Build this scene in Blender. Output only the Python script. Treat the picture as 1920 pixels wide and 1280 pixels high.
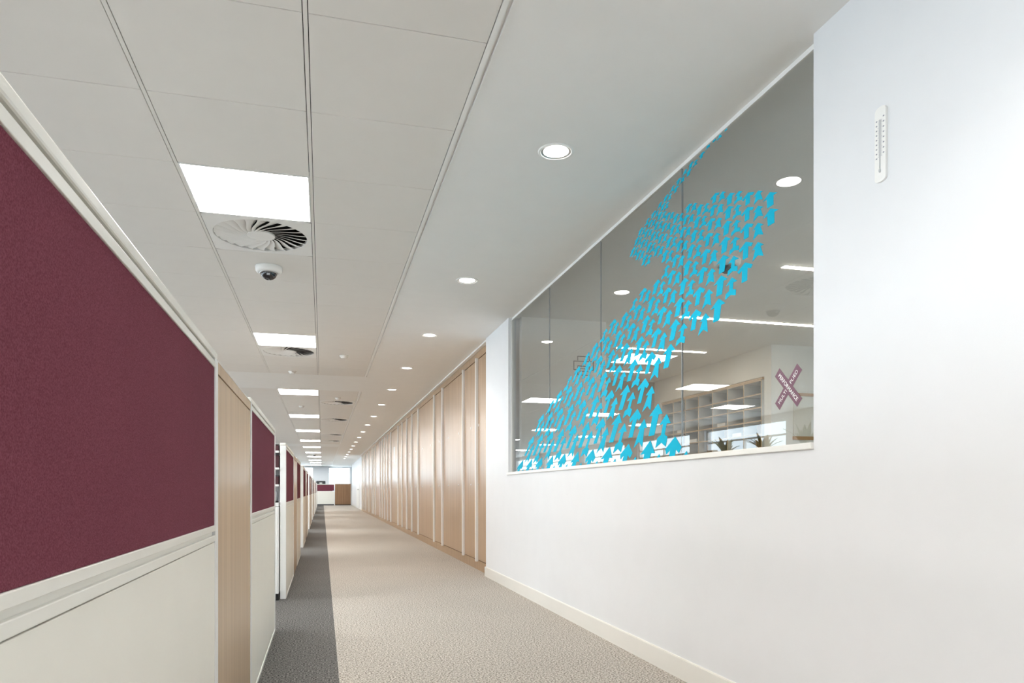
import bpy, bmesh, math, random
from mathutils import Vector, Matrix

for o in list(bpy.data.objects):
    bpy.data.objects.remove(o, do_unlink=True)
random.seed(7)
S = bpy.context.scene
COL = S.collection

# ------------------------------------------------------------------ camera, world, exposure
FPX, VX, VY, H = 1330.0, 604.5, 919.6, 0.972
cam = bpy.data.cameras.new('camera')
cam.sensor_width = 36.0
cam.lens = FPX / 1920 * 36
cam.shift_x = 0.0
cam.shift_y = (VY - 640) / 1920
cam.clip_start = 0.05
cam.clip_end = 300
camo = bpy.data.objects.new('camera', cam)
camo.location = (0, 0, H)
camo.rotation_euler = (math.radians(90), 0, -math.atan((960 - VX) / FPX))
COL.objects.link(camo)
S.camera = camo

W = bpy.data.worlds.new('World')
S.world = W
W.use_nodes = True
W.node_tree.nodes['Background'].inputs[0].default_value = (0.80, 0.90, 1.0, 1)
W.node_tree.nodes['Background'].inputs[1].default_value = 4.8

S.view_settings.view_transform = 'Standard'
S.view_settings.look = 'None'
S.view_settings.exposure = 0.49
S.view_settings.gamma = 1.0
S.view_settings.use_curve_mapping = False
S.cycles.max_bounces = 8
S.cycles.diffuse_bounces = 4
S.cycles.glossy_bounces = 3
S.cycles.transmission_bounces = 2
S.cycles.caustics_reflective = False
S.cycles.caustics_refractive = False
S.cycles.adaptive_threshold = 0.035

PANEL_STRENGTH = 26.0      # square ceiling lights
DOWN_WATT = 13.5           # spot in each downlight
DOWN_LENS = 14.0
STRIP_STRENGTH = 29.0       # linear lights in the print room

ZC = 2.7

# ------------------------------------------------------------------ materials
def lin(c):
    return tuple(((v / 255) / 12.92 if v / 255 <= 0.04045 else ((v / 255 + 0.055) / 1.055) ** 2.4) for v in c) + (1.0,)

def newmat(name):
    m = bpy.data.materials.new(name)
    m.use_nodes = True
    nt = m.node_tree
    return m, nt, nt.nodes['Principled BSDF']

def plain(name, rgb, rough=0.5, spec=0.5, metal=0.0, noise=0.02, nscale=6.0, bump=0.0, bscale=400.0):
    m, nt, p = newmat(name)
    c = lin(rgb)
    p.inputs['Roughness'].default_value = rough
    p.inputs['Specular IOR Level'].default_value = spec
    p.inputs['Metallic'].default_value = metal
    tc = nt.nodes.new('ShaderNodeTexCoord')
    n = nt.nodes.new('ShaderNodeTexNoise')
    n.inputs['Scale'].default_value = nscale
    nt.links.new(tc.outputs['Object'], n.inputs['Vector'])
    mx = nt.nodes.new('ShaderNodeMix')
    mx.data_type = 'RGBA'
    mx.inputs[6].default_value = tuple(max(0, v * (1 - noise)) for v in c[:3]) + (1,)
    mx.inputs[7].default_value = tuple(min(1, v * (1 + noise)) for v in c[:3]) + (1,)
    nt.links.new(n.outputs['Fac'], mx.inputs[0])
    nt.links.new(mx.outputs[2], p.inputs['Base Color'])
    if bump > 0:
        n2 = nt.nodes.new('ShaderNodeTexNoise')
        n2.inputs['Scale'].default_value = bscale
        nt.links.new(tc.outputs['Object'], n2.inputs['Vector'])
        b = nt.nodes.new('ShaderNodeBump')
        b.inputs['Strength'].default_value = bump
        b.inputs['Distance'].default_value = 0.002
        nt.links.new(n2.outputs['Fac'], b.inputs['Height'])
        nt.links.new(b.outputs['Normal'], p.inputs['Normal'])
    return m

def speckle(name, dark, light, scale, rough=0.95, bump=0.5, patch=0.06, lo=0.34, hi=0.66):
    """woven fabric or carpet: fine speckle, soft larger patches, fibre relief"""
    m, nt, p = newmat(name)
    p.inputs['Roughness'].default_value = rough
    p.inputs['Specular IOR Level'].default_value = 0.1
    tc = nt.nodes.new('ShaderNodeTexCoord')
    n = nt.nodes.new('ShaderNodeTexNoise')
    n.inputs['Scale'].default_value = scale
    n.inputs['Detail'].default_value = 3
    nt.links.new(tc.outputs['Object'], n.inputs['Vector'])
    r = nt.nodes.new('ShaderNodeValToRGB')
    r.color_ramp.elements[0].position = lo
    r.color_ramp.elements[1].position = hi
    r.color_ramp.elements[0].color = lin(dark)
    r.color_ramp.elements[1].color = lin(light)
    nt.links.new(n.outputs['Fac'], r.inputs['Fac'])
    n3 = nt.nodes.new('ShaderNodeTexNoise')
    n3.inputs['Scale'].default_value = 1.3
    nt.links.new(tc.outputs['Object'], n3.inputs['Vector'])
    mr = nt.nodes.new('ShaderNodeMapRange')
    mr.inputs[1].default_value = 0.3
    mr.inputs[2].default_value = 0.7
    mr.inputs[3].default_value = 1 - patch
    mr.inputs[4].default_value = 1 + patch
    nt.links.new(n3.outputs['Fac'], mr.inputs[0])
    mx = nt.nodes.new('ShaderNodeMix')
    mx.data_type = 'RGBA'
    mx.blend_type = 'MULTIPLY'
    mx.inputs[0].default_value = 1
    nt.links.new(r.outputs['Color'], mx.inputs[6])
    nt.links.new(mr.outputs[0], mx.inputs[7])
    nt.links.new(mx.outputs[2], p.inputs['Base Color'])
    b = nt.nodes.new('ShaderNodeBump')
    b.inputs['Strength'].default_value = bump
    b.inputs['Distance'].default_value = 0.004
    nt.links.new(n.outputs['Fac'], b.inputs['Height'])
    nt.links.new(b.outputs['Normal'], p.inputs['Normal'])
    return m

def wood(name, a, b, rough=0.4, coat=0.0, across=38.0):
    m, nt, p = newmat(name)
    p.inputs['Roughness'].default_value = rough
    p.inputs['Coat Weight'].default_value = coat
    p.inputs['Coat Roughness'].default_value = 0.22
    tc = nt.nodes.new('ShaderNodeTexCoord')
    mp = nt.nodes.new('ShaderNodeMapping')
    mp.inputs['Scale'].default_value = (across, across, 0.55)
    nt.links.new(tc.outputs['Object'], mp.inputs['Vector'])
    n = nt.nodes.new('ShaderNodeTexNoise')
    n.inputs['Scale'].default_value = 1.0
    n.inputs['Detail'].default_value = 6
    n.inputs['Roughness'].default_value = 0.62
    nt.links.new(mp.outputs[0], n.inputs['Vector'])
    r = nt.nodes.new('ShaderNodeValToRGB')
    r.color_ramp.elements[0].position = 0.30
    r.color_ramp.elements[1].position = 0.70
    r.color_ramp.elements[0].color = lin(a)
    r.color_ramp.elements[1].color = lin(b)
    nt.links.new(n.outputs['Fac'], r.inputs['Fac'])
    nt.links.new(r.outputs['Color'], p.inputs['Base Color'])
    bp = nt.nodes.new('ShaderNodeBump')
    bp.inputs['Strength'].default_value = 0.08
    bp.inputs['Distance'].default_value = 0.001
    nt.links.new(n.outputs['Fac'], bp.inputs['Height'])
    nt.links.new(bp.outputs['Normal'], p.inputs['Normal'])
    return m

def emit(name, rgb, strength):
    m = bpy.data.materials.new(name)
    m.use_nodes = True
    nt = m.node_tree
    nt.nodes.clear()
    e = nt.nodes.new('ShaderNodeEmission')
    e.inputs[0].default_value = tuple(rgb) + (1,)
    e.inputs[1].default_value = strength
    o = nt.nodes.new('ShaderNodeOutputMaterial')
    nt.links.new(e.outputs[0], o.inputs[0])
    return m

def glass(name, tint, ior=1.6, refl=1.0):
    """thin clear pane: tinted see-through plus Fresnel mirror reflection"""
    m = bpy.data.materials.new(name)
    m.use_nodes = True
    nt = m.node_tree
    nt.nodes.clear()
    t = nt.nodes.new('ShaderNodeBsdfTransparent')
    t.inputs[0].default_value = tint
    g = nt.nodes.new('ShaderNodeBsdfGlossy')
    g.inputs['Roughness'].default_value = 0.0
    g.inputs[0].default_value = (refl, refl, refl, 1)
    f = nt.nodes.new('ShaderNodeFresnel')
    f.inputs[0].default_value = ior
    mx = nt.nodes.new('ShaderNodeMixShader')
    o = nt.nodes.new('ShaderNodeOutputMaterial')
    nt.links.new(f.outputs[0], mx.inputs[0])
    nt.links.new(t.outputs[0], mx.inputs[1])
    nt.links.new(g.outputs[0], mx.inputs[2])
    nt.links.new(mx.outputs[0], o.inputs[0])
    return m

def clear(name, tint):
    m = bpy.data.materials.new(name)
    m.use_nodes = True
    nt = m.node_tree
    nt.nodes.clear()
    t = nt.nodes.new('ShaderNodeBsdfTransparent')
    t.inputs[0].default_value = tint
    o = nt.nodes.new('ShaderNodeOutputMaterial')
    nt.links.new(t.outputs[0], o.inputs[0])
    return m

M = dict(
    wall=plain('white wall paint', (233, 234, 236), 0.55, 0.4, bump=0.05, bscale=250),
    wall_room=plain('print room wall paint', (236, 234, 228), 0.6, 0.3),
    wall_far=plain('taupe wall paint', (182, 168, 150), 0.65, 0.3),
    plaster=plain('white plasterboard ceiling', (243, 242, 239), 0.8, 0.2),
    tile=plain('perforated metal ceiling tile', (234, 230, 224), 0.55, 0.3, bump=0.12, bscale=900),
    trim=plain('white metal trim', (244, 243, 240), 0.4, 0.5),
    void=plain('ceiling void', (40, 39, 37), 0.9, 0.1),
    plate=plain('white diffuser metal', (238, 236, 232), 0.45, 0.4),
    skirting=plain('white skirting gloss', (240, 238, 232), 0.3, 0.5),
    carpet=speckle('beige carpet', (116, 107, 97), (220, 213, 203), 105, patch=0.03, lo=0.36, hi=0.62),
    carpet_dark=speckle('charcoal carpet', (42, 41, 40), (142, 139, 135), 105, patch=0.05, lo=0.36, hi=0.64),
    room_floor=plain('pale vinyl floor', (206, 201, 192), 0.5),
    fabric=speckle('maroon screen fabric', (108, 54, 66), (134, 76, 89), 420, bump=0.15, patch=0.04),
    cream=plain('off-white laminate', (246, 243, 233), 0.42, 0.4),
    rail=plain('white aluminium rail', (240, 238, 230), 0.35, 0.5),
    post=plain('white post', (244, 244, 242), 0.35, 0.5),
    core=plain('grey aluminium core', (96, 93, 86), 0.4, 0.5),
    wood=wood('pale oak laminate', (184, 154, 120), (212, 184, 150), 0.34, 0.25),
    wood_wall=wood('oak veneer doors', (142, 112, 81), (198, 166, 131), 0.34, 0.16, across=60),
    wood_fascia=wood('oak veneer fascia', (154, 124, 93), (182, 152, 119), 0.4),
    wood_dark=wood('brown oak laminate', (128, 92, 62), (168, 130, 96), 0.5),
    shelf_wood=wood('beech shelf edging', (200, 176, 146), (216, 194, 164), 0.5),
    shelf_in=plain('pale grey laminate', (226, 225, 221), 0.5),
    black=plain('black plastic', (22, 22, 23), 0.35),
    darkgrey=plain('dark grey plastic', (62, 63, 66), 0.45),
    grey=plain('mid grey plastic', (170, 172, 175), 0.4),
    steel=plain('brushed steel', (190, 190, 188), 0.3, 0.5, metal=0.9),
    gap=plain('dark shadow gap', (52, 42, 34), 0.8),
    cyan=plain('cyan vinyl film', (18, 180, 212), 0.6, 0.08, noise=0.01),
    mauve=plain('mauve vinyl film', (122, 84, 100), 0.5, 0.3, noise=0.01),
    white_ink=plain('white print', (248, 248, 246), 0.6, 0.2),
    grey_ink=plain('taupe print', (104, 97, 90), 0.6, 0.2),
    thermo_ink=plain('grey scale print', (150, 152, 162), 0.6, 0.2),
    tube=plain('pale thermometer tube', (206, 207, 208), 0.2),
    card=plain('brown cardboard', (186, 148, 110), 0.8, 0.1),
    manila=plain('manila paper', (176, 142, 104), 0.8, 0.1),
    paper=plain('white paper', (238, 238, 236), 0.8, 0.1),
    leaf=plain('green leaf', (84, 104, 58), 0.5, 0.4, noise=0.3, nscale=12),
    pot=plain('white ceramic pot', (232, 230, 226), 0.3),
    maroon_box=plain('dark maroon box', (74, 34, 40), 0.6),
    board=plain('cream pin board', (224, 220, 208), 0.8, 0.1),
    panel=emit('lit light panel', (1.0, 0.985, 0.96), PANEL_STRENGTH),
    lens=emit('lit downlight lens', (1.0, 0.97, 0.92), DOWN_LENS),
    strip=emit('lit linear strip', (1.0, 0.90, 0.77), STRIP_STRENGTH),
    glass=glass('clear screen glass', (0.96, 0.965, 0.955, 1), 1.88),
    glass_back=clear('glass rear face', (0.98, 0.985, 0.98, 1)),
    win_glass=clear('window glass', (0.92, 0.95, 0.95, 1)),
    seal=plain('grey glazing seal', (150, 156, 160), 0.3),
    dome=plain('smoked dome', (26, 22, 24), 0.06, 0.8),
)

# ------------------------------------------------------------------ builders
def link(name, me, mat=None, parent=None, loc=(0, 0, 0)):
    o = bpy.data.objects.new(name, me)
    COL.objects.link(o)
    if mat is not None and me is not None and not me.materials:
        me.materials.append(mat)
    o.location = loc
    if parent is not None:
        o.parent = parent
    return o

def tag(o, label, cat, group=None):
    o['label'] = label
    o['category'] = cat
    if group:
        o['group'] = group
    return o

def struct(o, label=None, cat=None):
    o['kind'] = 'structure'
    if label:
        o['label'] = label
    if cat:
        o['category'] = cat
    return o

def thing(name, label, cat, loc=(0, 0, 0), rz=0.0, group=None):
    o = bpy.data.objects.new(name, None)
    COL.objects.link(o)
    o.empty_display_size = 0.05
    o.location = loc
    o.rotation_euler = (0, 0, rz)
    return tag(o, label, cat, group)

def bm_box(bm, x0, x1, y0, y1, z0, z1, bev=0.0, seg=2):
    r = bmesh.ops.create_cube(bm, size=1.0)
    vs = r['verts']
    sx, sy, sz = x1 - x0, y1 - y0, z1 - z0
    for v in vs:
        v.co = Vector((x0 + (v.co.x + .5) * sx, y0 + (v.co.y + .5) * sy, z0 + (v.co.z + .5) * sz))
    if bev > 0:
        es = list({e for v in vs for e in v.link_edges})
        bmesh.ops.bevel(bm, geom=es, offset=bev, segments=seg, affect='EDGES', profile=0.5)

def to_mesh(bm, name, smooth=False):
    me = bpy.data.meshes.new(name)
    bmesh.ops.recalc_face_normals(bm, faces=bm.faces)
    bm.to_mesh(me)
    bm.free()
    if smooth:
        for p in me.polygons:
            p.use_smooth = True
    return me

def box_mesh(name, b, bev=0.0, seg=2):
    bm = bmesh.new()
    bm_box(bm, *b, bev=bev, seg=seg)
    return to_mesh(bm, name)

def boxes_mesh(name, bs, bev=0.0):
    bm = bmesh.new()
    for b in bs:
        bm_box(bm, *b, bev=bev)
    return to_mesh(bm, name)

def box(name, b, mat, parent=None, bev=0.0, loc=(0, 0, 0)):
    """b in local coordinates"""
    return link(name, box_mesh(name, b, bev), mat, parent, loc)

def boxes(name, bs, mat, parent=None, bev=0.0, loc=(0, 0, 0)):
    return link(name, boxes_mesh(name, bs, bev), mat, parent, loc)

def lathe_mesh(name, prof, seg=40, smooth=True, cap=True):
    """prof: (r, z) pairs"""
    vs, fs = [], []
    for r, z in prof:
        for i in range(seg):
            a = 2 * math.pi * i / seg
            vs.append((r * math.cos(a), r * math.sin(a), z))
    n = len(prof)
    for j in range(n - 1):
        for i in range(seg):
            k = (i + 1) % seg
            fs.append((j * seg + i, j * seg + k, (j + 1) * seg + k, (j + 1) * seg + i))
    if cap:
        fs.append(tuple(range(seg)))
        fs.append(tuple((n - 1) * seg + i for i in range(seg)))
    me = bpy.data.meshes.new(name)
    me.from_pydata(vs, [], fs)
    me.update()
    bm = bmesh.new()
    bm.from_mesh(me)
    bmesh.ops.remove_doubles(bm, verts=bm.verts, dist=1e-5)
    bmesh.ops.recalc_face_normals(bm, faces=bm.faces)
    bm.to_mesh(me)
    bm.free()
    if smooth:
        for p in me.polygons:
            p.use_smooth = len(p.vertices) <= 4
    return me

def prism_mesh(name, pts, origin, ax_u, ax_v, ax_n, depth):
    """flat outline extruded: points (a,b) -> origin + a*ax_u + b*ax_v, thickness along ax_n"""
    o, U, V, N = Vector(origin), Vector(ax_u), Vector(ax_v), Vector(ax_n)
    bm = bmesh.new()
    f0 = [bm.verts.new(o + U * a + V * b) for a, b in pts]
    f1 = [bm.verts.new(o + U * a + V * b + N * depth) for a, b in pts]
    n = len(pts)
    A = bm.faces.new(f0)
    B = bm.faces.new(list(reversed(f1)))
    bm.normal_update()
    for i in range(n):
        k = (i + 1) % n
        bm.faces.new((f0[i], f1[i], f1[k], f0[k]))
    bmesh.ops.triangulate(bm, faces=[A, B], quad_method='BEAUTY', ngon_method='EAR_CLIP')
    return to_mesh(bm, name)

def text_mesh(body, size, extrude=0.0004, offset=0.0, spacing=1.0):
    cu = bpy.data.curves.new('lettering', 'FONT')
    cu.body = body
    cu.size = size
    cu.align_x = 'CENTER'
    cu.align_y = 'CENTER'
    cu.extrude = extrude
    cu.offset = offset
    cu.space_character = spacing
    o = bpy.data.objects.new('lettering', cu)
    COL.objects.link(o)
    dg = bpy.context.evaluated_depsgraph_get()
    me = bpy.data.meshes.new_from_object(o.evaluated_get(dg))
    bpy.data.objects.remove(o, do_unlink=True)
    return me

def copy_tree(root, loc=None, label=None):
    c = root.copy()
    COL.objects.link(c)
    if loc is not None:
        c.location = loc
    if label:
        c['label'] = label
    for ch in list(root.children):
        k = ch.copy()
        COL.objects.link(k)
        k.parent = c
        for g in list(ch.children):
            q = g.copy()
            COL.objects.link(q)
            q.parent = k
    return c

ORD = ['first', 'second', 'third', 'fourth', 'fifth', 'sixth', 'seventh', 'eighth', 'ninth', 'tenth', 'eleventh',
       'twelfth', 'thirteenth', 'fourteenth', 'fifteenth', 'sixteenth', 'seventeenth', 'eighteenth', 'nineteenth',
       'twentieth', 'twenty-first', 'twenty-second', 'twenty-third', 'twenty-fourth']

# ------------------------------------------------------------------ the setting
XW = 1.797           # corridor face of the right-hand wall
XWB = 1.91           # its rear face
XL = -6.2            # window wall of the open office
YB, YE = -3.0, 52.0  # rear and far ends
WY0, WY1 = 2.30, 6.865   # internal window opening
WZ = 1.13
YC = 7.87            # corner where the wall ends and the cupboards begin
XCUP = 1.853

struct(box('floor', (0.083, 1.93, YB, 48.4, -0.1, 0.0), M['carpet']), 'pale beige speckled carpet along the corridor', 'carpet')
struct(boxes('floor.001', [(XL, 0.083, YB, 48.4, -0.1, 0.0), (XL, 8, 48.4, YE, -0.1, 0.0)], M['carpet_dark']),
       'charcoal carpet strip beside the maroon screens', 'carpet')
struct(box('floor.002', (1.93, 8.5, YB, 10.5, -0.1, 0.0), M['room_floor']), 'pale floor of the room behind the glass', 'floor')

wr = boxes('wall_right', [(XW, XWB, YB, WY0, 0, ZC), (XW, XWB, WY0, WY1, 0, WZ), (XW, XWB, WY1, YC, 0, ZC)], M['wall'])
struct(wr, 'white painted wall with the long glass window', 'wall')
bb = bmesh.new()
bm_box(bb, XW - 0.013, XW, YB, YC + 0.012, 0, 0.109)
es = [e for e in bb.edges if all(abs(v.co.z - 0.109) < 1e-6 and v.co.x < XW - 0.01 for v in e.verts)]
bmesh.ops.bevel(bb, geom=es, offset=0.004, segments=2, affect='EDGES')
bsb = link('baseboard_right', to_mesh(bb, 'baseboard_right'), M['skirting'])
struct(bsb, 'white skirting board under the glass window wall', 'skirting')

# print room behind the glass
struct(box('wall_print_room', (XWB, 2.81, 6.78, 6.90, 0, ZC), M['wall_room']), 'white end wall with a printer symbol behind the glass', 'wall')
struct(box('wall_print_room.001', (2.71, 2.81, 6.90, 10.35, 0, ZC), M['wall_room']), 'white return wall behind the glass', 'wall')
struct(boxes('wall_print_room.002', [(5.12, 5.50, 7.36, 7.44, 0, ZC), (5.12, 5.50, 10.10, 10.35, 0, ZC), (5.12, 5.50, 7.44, 10.10, 2.345, ZC), (5.50, 5.56, 7.36, 10.35, 0, ZC)], M['wall_room']), 'white wall carrying the pigeonhole shelves', 'wall')
struct(box('wall_print_room.003', (5.12, 8.5, 7.30, 7.36, 0, ZC), M['wall_room']), 'cream wall with a pin board behind the glass', 'wall')
struct(box('wall_print_room.004', (2.81, 5.56, 10.35, 10.45, 0, ZC), M['wall_far']), 'taupe far wall of the print room', 'wall')
struct(boxes('wall_print_room.005', [(8.5, 8.6, YB, 7.36, 0, 0.85), (8.5, 8.6, YB, 7.36, 2.45, ZC), (8.5, 8.6, YB, -1.5, 0.85, 2.45),
                                      (8.5, 8.6, 2.9, 7.36, 0.85, 2.45)], M['wall_room']), 'side wall of the print room', 'wall')
struct(box('ceiling.002', (XWB - 0.03, 8.6, YB, 10.45, ZC, ZC + 0.06), M['plaster']), 'plain plaster ceiling behind the glass', 'ceiling')

# rear wall, left window wall, far wall
struct(box('wall_back', (XL - 0.2, 8.6, YB - 0.15, YB, 0, ZC + 0.1), M['wall']), 'wall behind the camera', 'wall')
LW = [(-2.0, 2.2), (3.2, 5.8), (6.6, 8.9), (9.7, 12.7), (13.55, 17.0), (17.8, 21.2), (22.2, 26.0), (27.2, 31.0), (32.2, 36.0), (37.2, 41.0), (42.2, 46.0), (47.0, 51.0)]
bs = [(XL - 0.2, XL, YB, YE, 0, 0.85), (XL - 0.2, XL, YB, YE, 2.58, ZC + 0.1)]
prev = YB
for a, b in LW:
    bs.append((XL - 0.2, XL, prev, a, 0.85, 2.58))
    prev = b
bs.append((XL - 0.2, XL, prev, YE, 0.85, 2.58))
struct(boxes('wall_left', bs, M['wall']), 'white window wall of the open office', 'wall')

def window(idx, b, axis, label):
    """b = (u0,u1,z0,z1, plane); frame with mullion and transom, one pane"""
    u0, u1, z0, z1, pl = b
    w = 0.05
    um = (u0 + u1) / 2
    zt = z1 - 0.35
    fr = [(u0, u0 + w, z0, z1), (u1 - w, u1, z0, z1), (u0 + w, u1 - w, z0, z0 + w), (u0 + w, u1 - w, z1 - w, z1),
          (u0 + w, u1 - w, zt - 0.02, zt + 0.02), (um - 0.02, um + 0.02, z0 + w, zt - 0.02)]
    def mk(q, d0, d1):
        return (pl + d0, pl + d1, q[0], q[1], q[2], q[3]) if axis == 'x' else (q[0], q[1], pl + d0, pl + d1, q[2], q[3])
    o = boxes('window_%d' % idx, [mk(q, -0.03, 0.03) for q in fr], M['trim'])
    struct(o, label, 'window')
    box('pane', mk((u0 + w, u1 - w, z0 + w, z1 - w), -0.004, 0.004), M['win_glass'], o)
    return o

for i, (a, b) in enumerate(LW):
    window(4 + i, (a, b, 0.85, 2.58, XL - 0.1), 'x', 'bright window in the open office, %s from the near end' % ORD[i])

window(20, (-1.5, 2.9, 0.85, 2.45, 8.55), 'x', 'added unseen window brightening the print room from its side wall')  # opening added out of view so daylight brightens the print room
FW = [(-4.6, -0.62), (0.42, 1.92)]
bs = [(XL, 6, YE, YE + 0.2, 0, 0.85), (XL, 6, YE, YE + 0.2, 2.62, ZC + 0.1)]
prev = XL
for a, b in FW:
    bs.append((prev, a, YE, YE + 0.2, 0.85, 2.62))
    prev = b
bs.append((prev, 6, YE, YE + 0.2, 0.85, 2.62))
struct(boxes('wall_far', bs, M['wall']), 'white far wall with bright windows', 'wall')
window(2, (FW[1][0], FW[1][1], 0.85, 2.62, YE + 0.1), 'y', 'bright window at the far end of the corridor')
window(3, (FW[0][0], FW[0][1], 0.85, 2.62, YE + 0.1), 'y', 'bright window at the far end above the maroon screens')
struct(box('wall_right.001', (1.90, 2.02, 35.42, 48.3, 0, ZC), M['wall']), 'white wall beyond the last oak cupboard', 'wall')
struct(box('baseboard_right.001', (1.888, 1.90, 35.42, 48.3, 0, 0.1), M['skirting']), 'skirting beyond the last oak cupboard', 'skirting')
struct(box('wall_right.002', (4.5, 4.6, 48.3, YE, 0, ZC), M['wall']), 'white side wall at the far end', 'wall')
struct(box('wall_right.003', (2.02, 4.6, 48.3, 48.4, 0, ZC), M['wall']), 'white return wall at the far end', 'wall')

dr = box('door_1', (1.872, 1.899, 38.2, 41.4, 0.01, 2.2), M['post'], bev=0.004)
struct(dr, 'white door beyond the oak cupboards', 'door')
link('door_handle', boxes_mesh('door_handle', [(1.80, 1.872, 38.5, 38.54, 1.02, 1.05), (1.80, 1.82, 38.5, 38.9, 1.02, 1.05)]), M['steel'], dr)

# ------------------------------------------------------------------ ceiling
TW, TS = 0.667, 0.019       # tile width, runner strip
PX = TW + TS
PY = 0.693
XT = 0.616                  # right edge of the tile field
FIELDS = [(-2.177, 19), (12.65, 21), (28.86, 21), (45.10, 10)]   # start y, rows
NC = 10
ceil = box('ceiling', (XL, 0.66, YB, YE, ZC + 0.03, ZC + 0.10), M['void'])
struct(ceil, 'suspended ceiling of pale metal tiles', 'ceiling')

plast = boxes('ceiling.001', [(0.654, XWB - 0.03, YB, YE, ZC, ZC + 0.08),
                              (XL, 0.654, 10.99, 12.65, ZC, ZC + 0.03),
                              (XL, 0.654, 27.203, 28.86, ZC, ZC + 0.03),
                              (XL, 0.654, 43.413, 45.10, ZC, ZC + 0.03),
                              (XWB - 0.03, 4.6, 10.45, YE, ZC, ZC + 0.08)], M['plaster'])
struct(plast, 'smooth white plaster ceiling over the corridor', 'ceiling')
tb = []
for y0, n in FIELDS:
    y1 = min(y0 + n * PY, YE)
    tb.append((XT + 0.001, 0.638, y0, y1, ZC - 0.001, ZC + 0.03))
    tb.append((0.652, 0.656, y0, y1, ZC - 0.003, ZC + 0.03))
    tb.append((0.6381, 0.6519, y0, y1, ZC + 0.011, ZC + 0.03))
t1 = boxes('trim_1', tb, M['trim'])
struct(t1, 'slim white metal edge between tiles and plaster ceiling', 'trim')

def tile_at(c, r, y0):
    x1 = XT - c * PX
    return x1 - TW, x1, y0 + r * PY, y0 + (r + 1) * PY

lights, diffs = {}, {}
for c in range(1, NC, 3):
    odd = ((c - 1) // 3) % 2
    for fi, (y0, n) in enumerate(FIELDS):
        base = 9 if fi == 0 else 0
        for r in range(n):
            if (r - base - 3 * odd) % 6 == 0:
                lights[(fi, c, r)] = 1
diffs[(0, 1, 10)] = 1
diffs[(0, 1, 16)] = 1
for fi, c, r in [(1, 0, 2), (1, 0, 7), (1, 0, 14), (1, 0, 18)]:
    diffs[(fi, c, r)] = 1

g = 0.0016
tmesh = bmesh.new()
bm_box(tmesh, -TW / 2 + g, TW / 2 - g, -PY / 2 + g, PY / 2 - g, 0, 0.015)
es = [e for e in tmesh.edges if all(v.co.z < 1e-6 for v in e.verts)]
bmesh.ops.bevel(tmesh, geom=es, offset=0.0015, segments=1, affect='EDGES')
tmesh = to_mesh(tmesh, 'ceiling_tile')
tmesh.materials.append(M['tile'])
far = []
for fi, (y0, n) in enumerate(FIELDS):
    for c in range(NC):
        for r in range(n):
            if (fi, c, r) in lights or (fi, c, r) in diffs:
                continue
            x0, x1, a, b = tile_at(c, r, y0)
            if b > YE:
                continue
            if fi == 0 and r >= 5 and c <= 3 and not (c == 3 and r < 7):
                o = link('ceiling_tile', tmesh, None, ceil, ((x0 + x1) / 2, (a + b) / 2, ZC))
            else:
                far.append((x0 + g, x1 - g, a + g, b - g, ZC, ZC + 0.015))
vs, fs = [], []
for b in far:
    k = len(vs)
    for x in (b[0], b[1]):
        for y in (b[2], b[3]):
            for z in (b[4], b[5]):
                vs.append((x, y, z))
    fs += [(k, k + 4, k + 6, k + 2), (k, k + 1, k + 5, k + 4), (k + 2, k + 6, k + 7, k + 3), (k, k + 2, k + 3, k + 1), (k + 4, k + 5, k + 7, k + 6)]
me = bpy.data.meshes.new('distant_tiles')
me.from_pydata(vs, [], fs)
me.update()
fo = link('distant_tiles', me, M['tile'], ceil)
fo['kind'] = 'stuff'
# runner strips between tile columns
for c in range(NC):
    x1 = XT - c * PX - TW
    for fi, (y0, n) in enumerate(FIELDS):
        y1 = min(y0 + n * PY, YE)
        box('runner_strip', (x1 - TS + g, x1 - g, y0, y1, ZC, ZC + 0.012), M['tile'], ceil)

# square light panels
lfm = boxes_mesh('frame', [(-TW / 2, -TW / 2 + 0.008, -PY / 2 + .002, PY / 2 - .002, -0.002, 0.025), (TW / 2 - 0.008, TW / 2, -PY / 2 + .002, PY / 2 - .002, -0.002, 0.025),
                           (-TW / 2 + 0.008, TW / 2 - 0.008, -PY / 2 + .002, -PY / 2 + 0.016, -0.002, 0.025), (-TW / 2 + 0.008, TW / 2 - 0.008, PY / 2 - 0.016, PY / 2 - .002, -0.002, 0.025)])
lfm.materials.append(M['trim'])
lpm = box_mesh('lit_panel', (-TW / 2 + 0.008, TW / 2 - 0.008, -PY / 2 + 0.016, PY / 2 - 0.016, 0.0, 0.02))
lpm.materials.append(M['panel'])
cnt = 0
offc, lastc = 0, -1
for (fi, c, r) in sorted(lights, key=lambda k: (k[1], k[0], k[2])):
    x0, x1, a, b = tile_at(c, r, FIELDS[fi][0])
    if b > YE:
        continue
    if c == 1 and b > 3.5:
        lab = ['square white light panel beside the swirl diffuser, largest of the row',
               'square white light panel, second from the camera, before the smooth ceiling band'][cnt] if cnt < 2 else \
              'square white light panel, %s from the camera in the corridor row' % ORD[cnt]
        cnt += 1
    elif c == 1:
        lab = 'square white light panel above the camera'
    else:
        offc = offc + 1 if c == lastc else 0
        lastc = c
        lab = 'office light panel, %s row from the corridor lights, %s from the near end' % (ORD[(c - 1) // 3 - 1], ORD[offc])
    t = thing('ceiling_light', lab, 'light', ((x0 + x1) / 2, (a + b) / 2, ZC), 0, 'square ceiling light panels' if c == 1 else 'light panels over the open office')
    link('frame', lfm, None, t)
    link('lit_panel', lpm, None, t)

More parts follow.
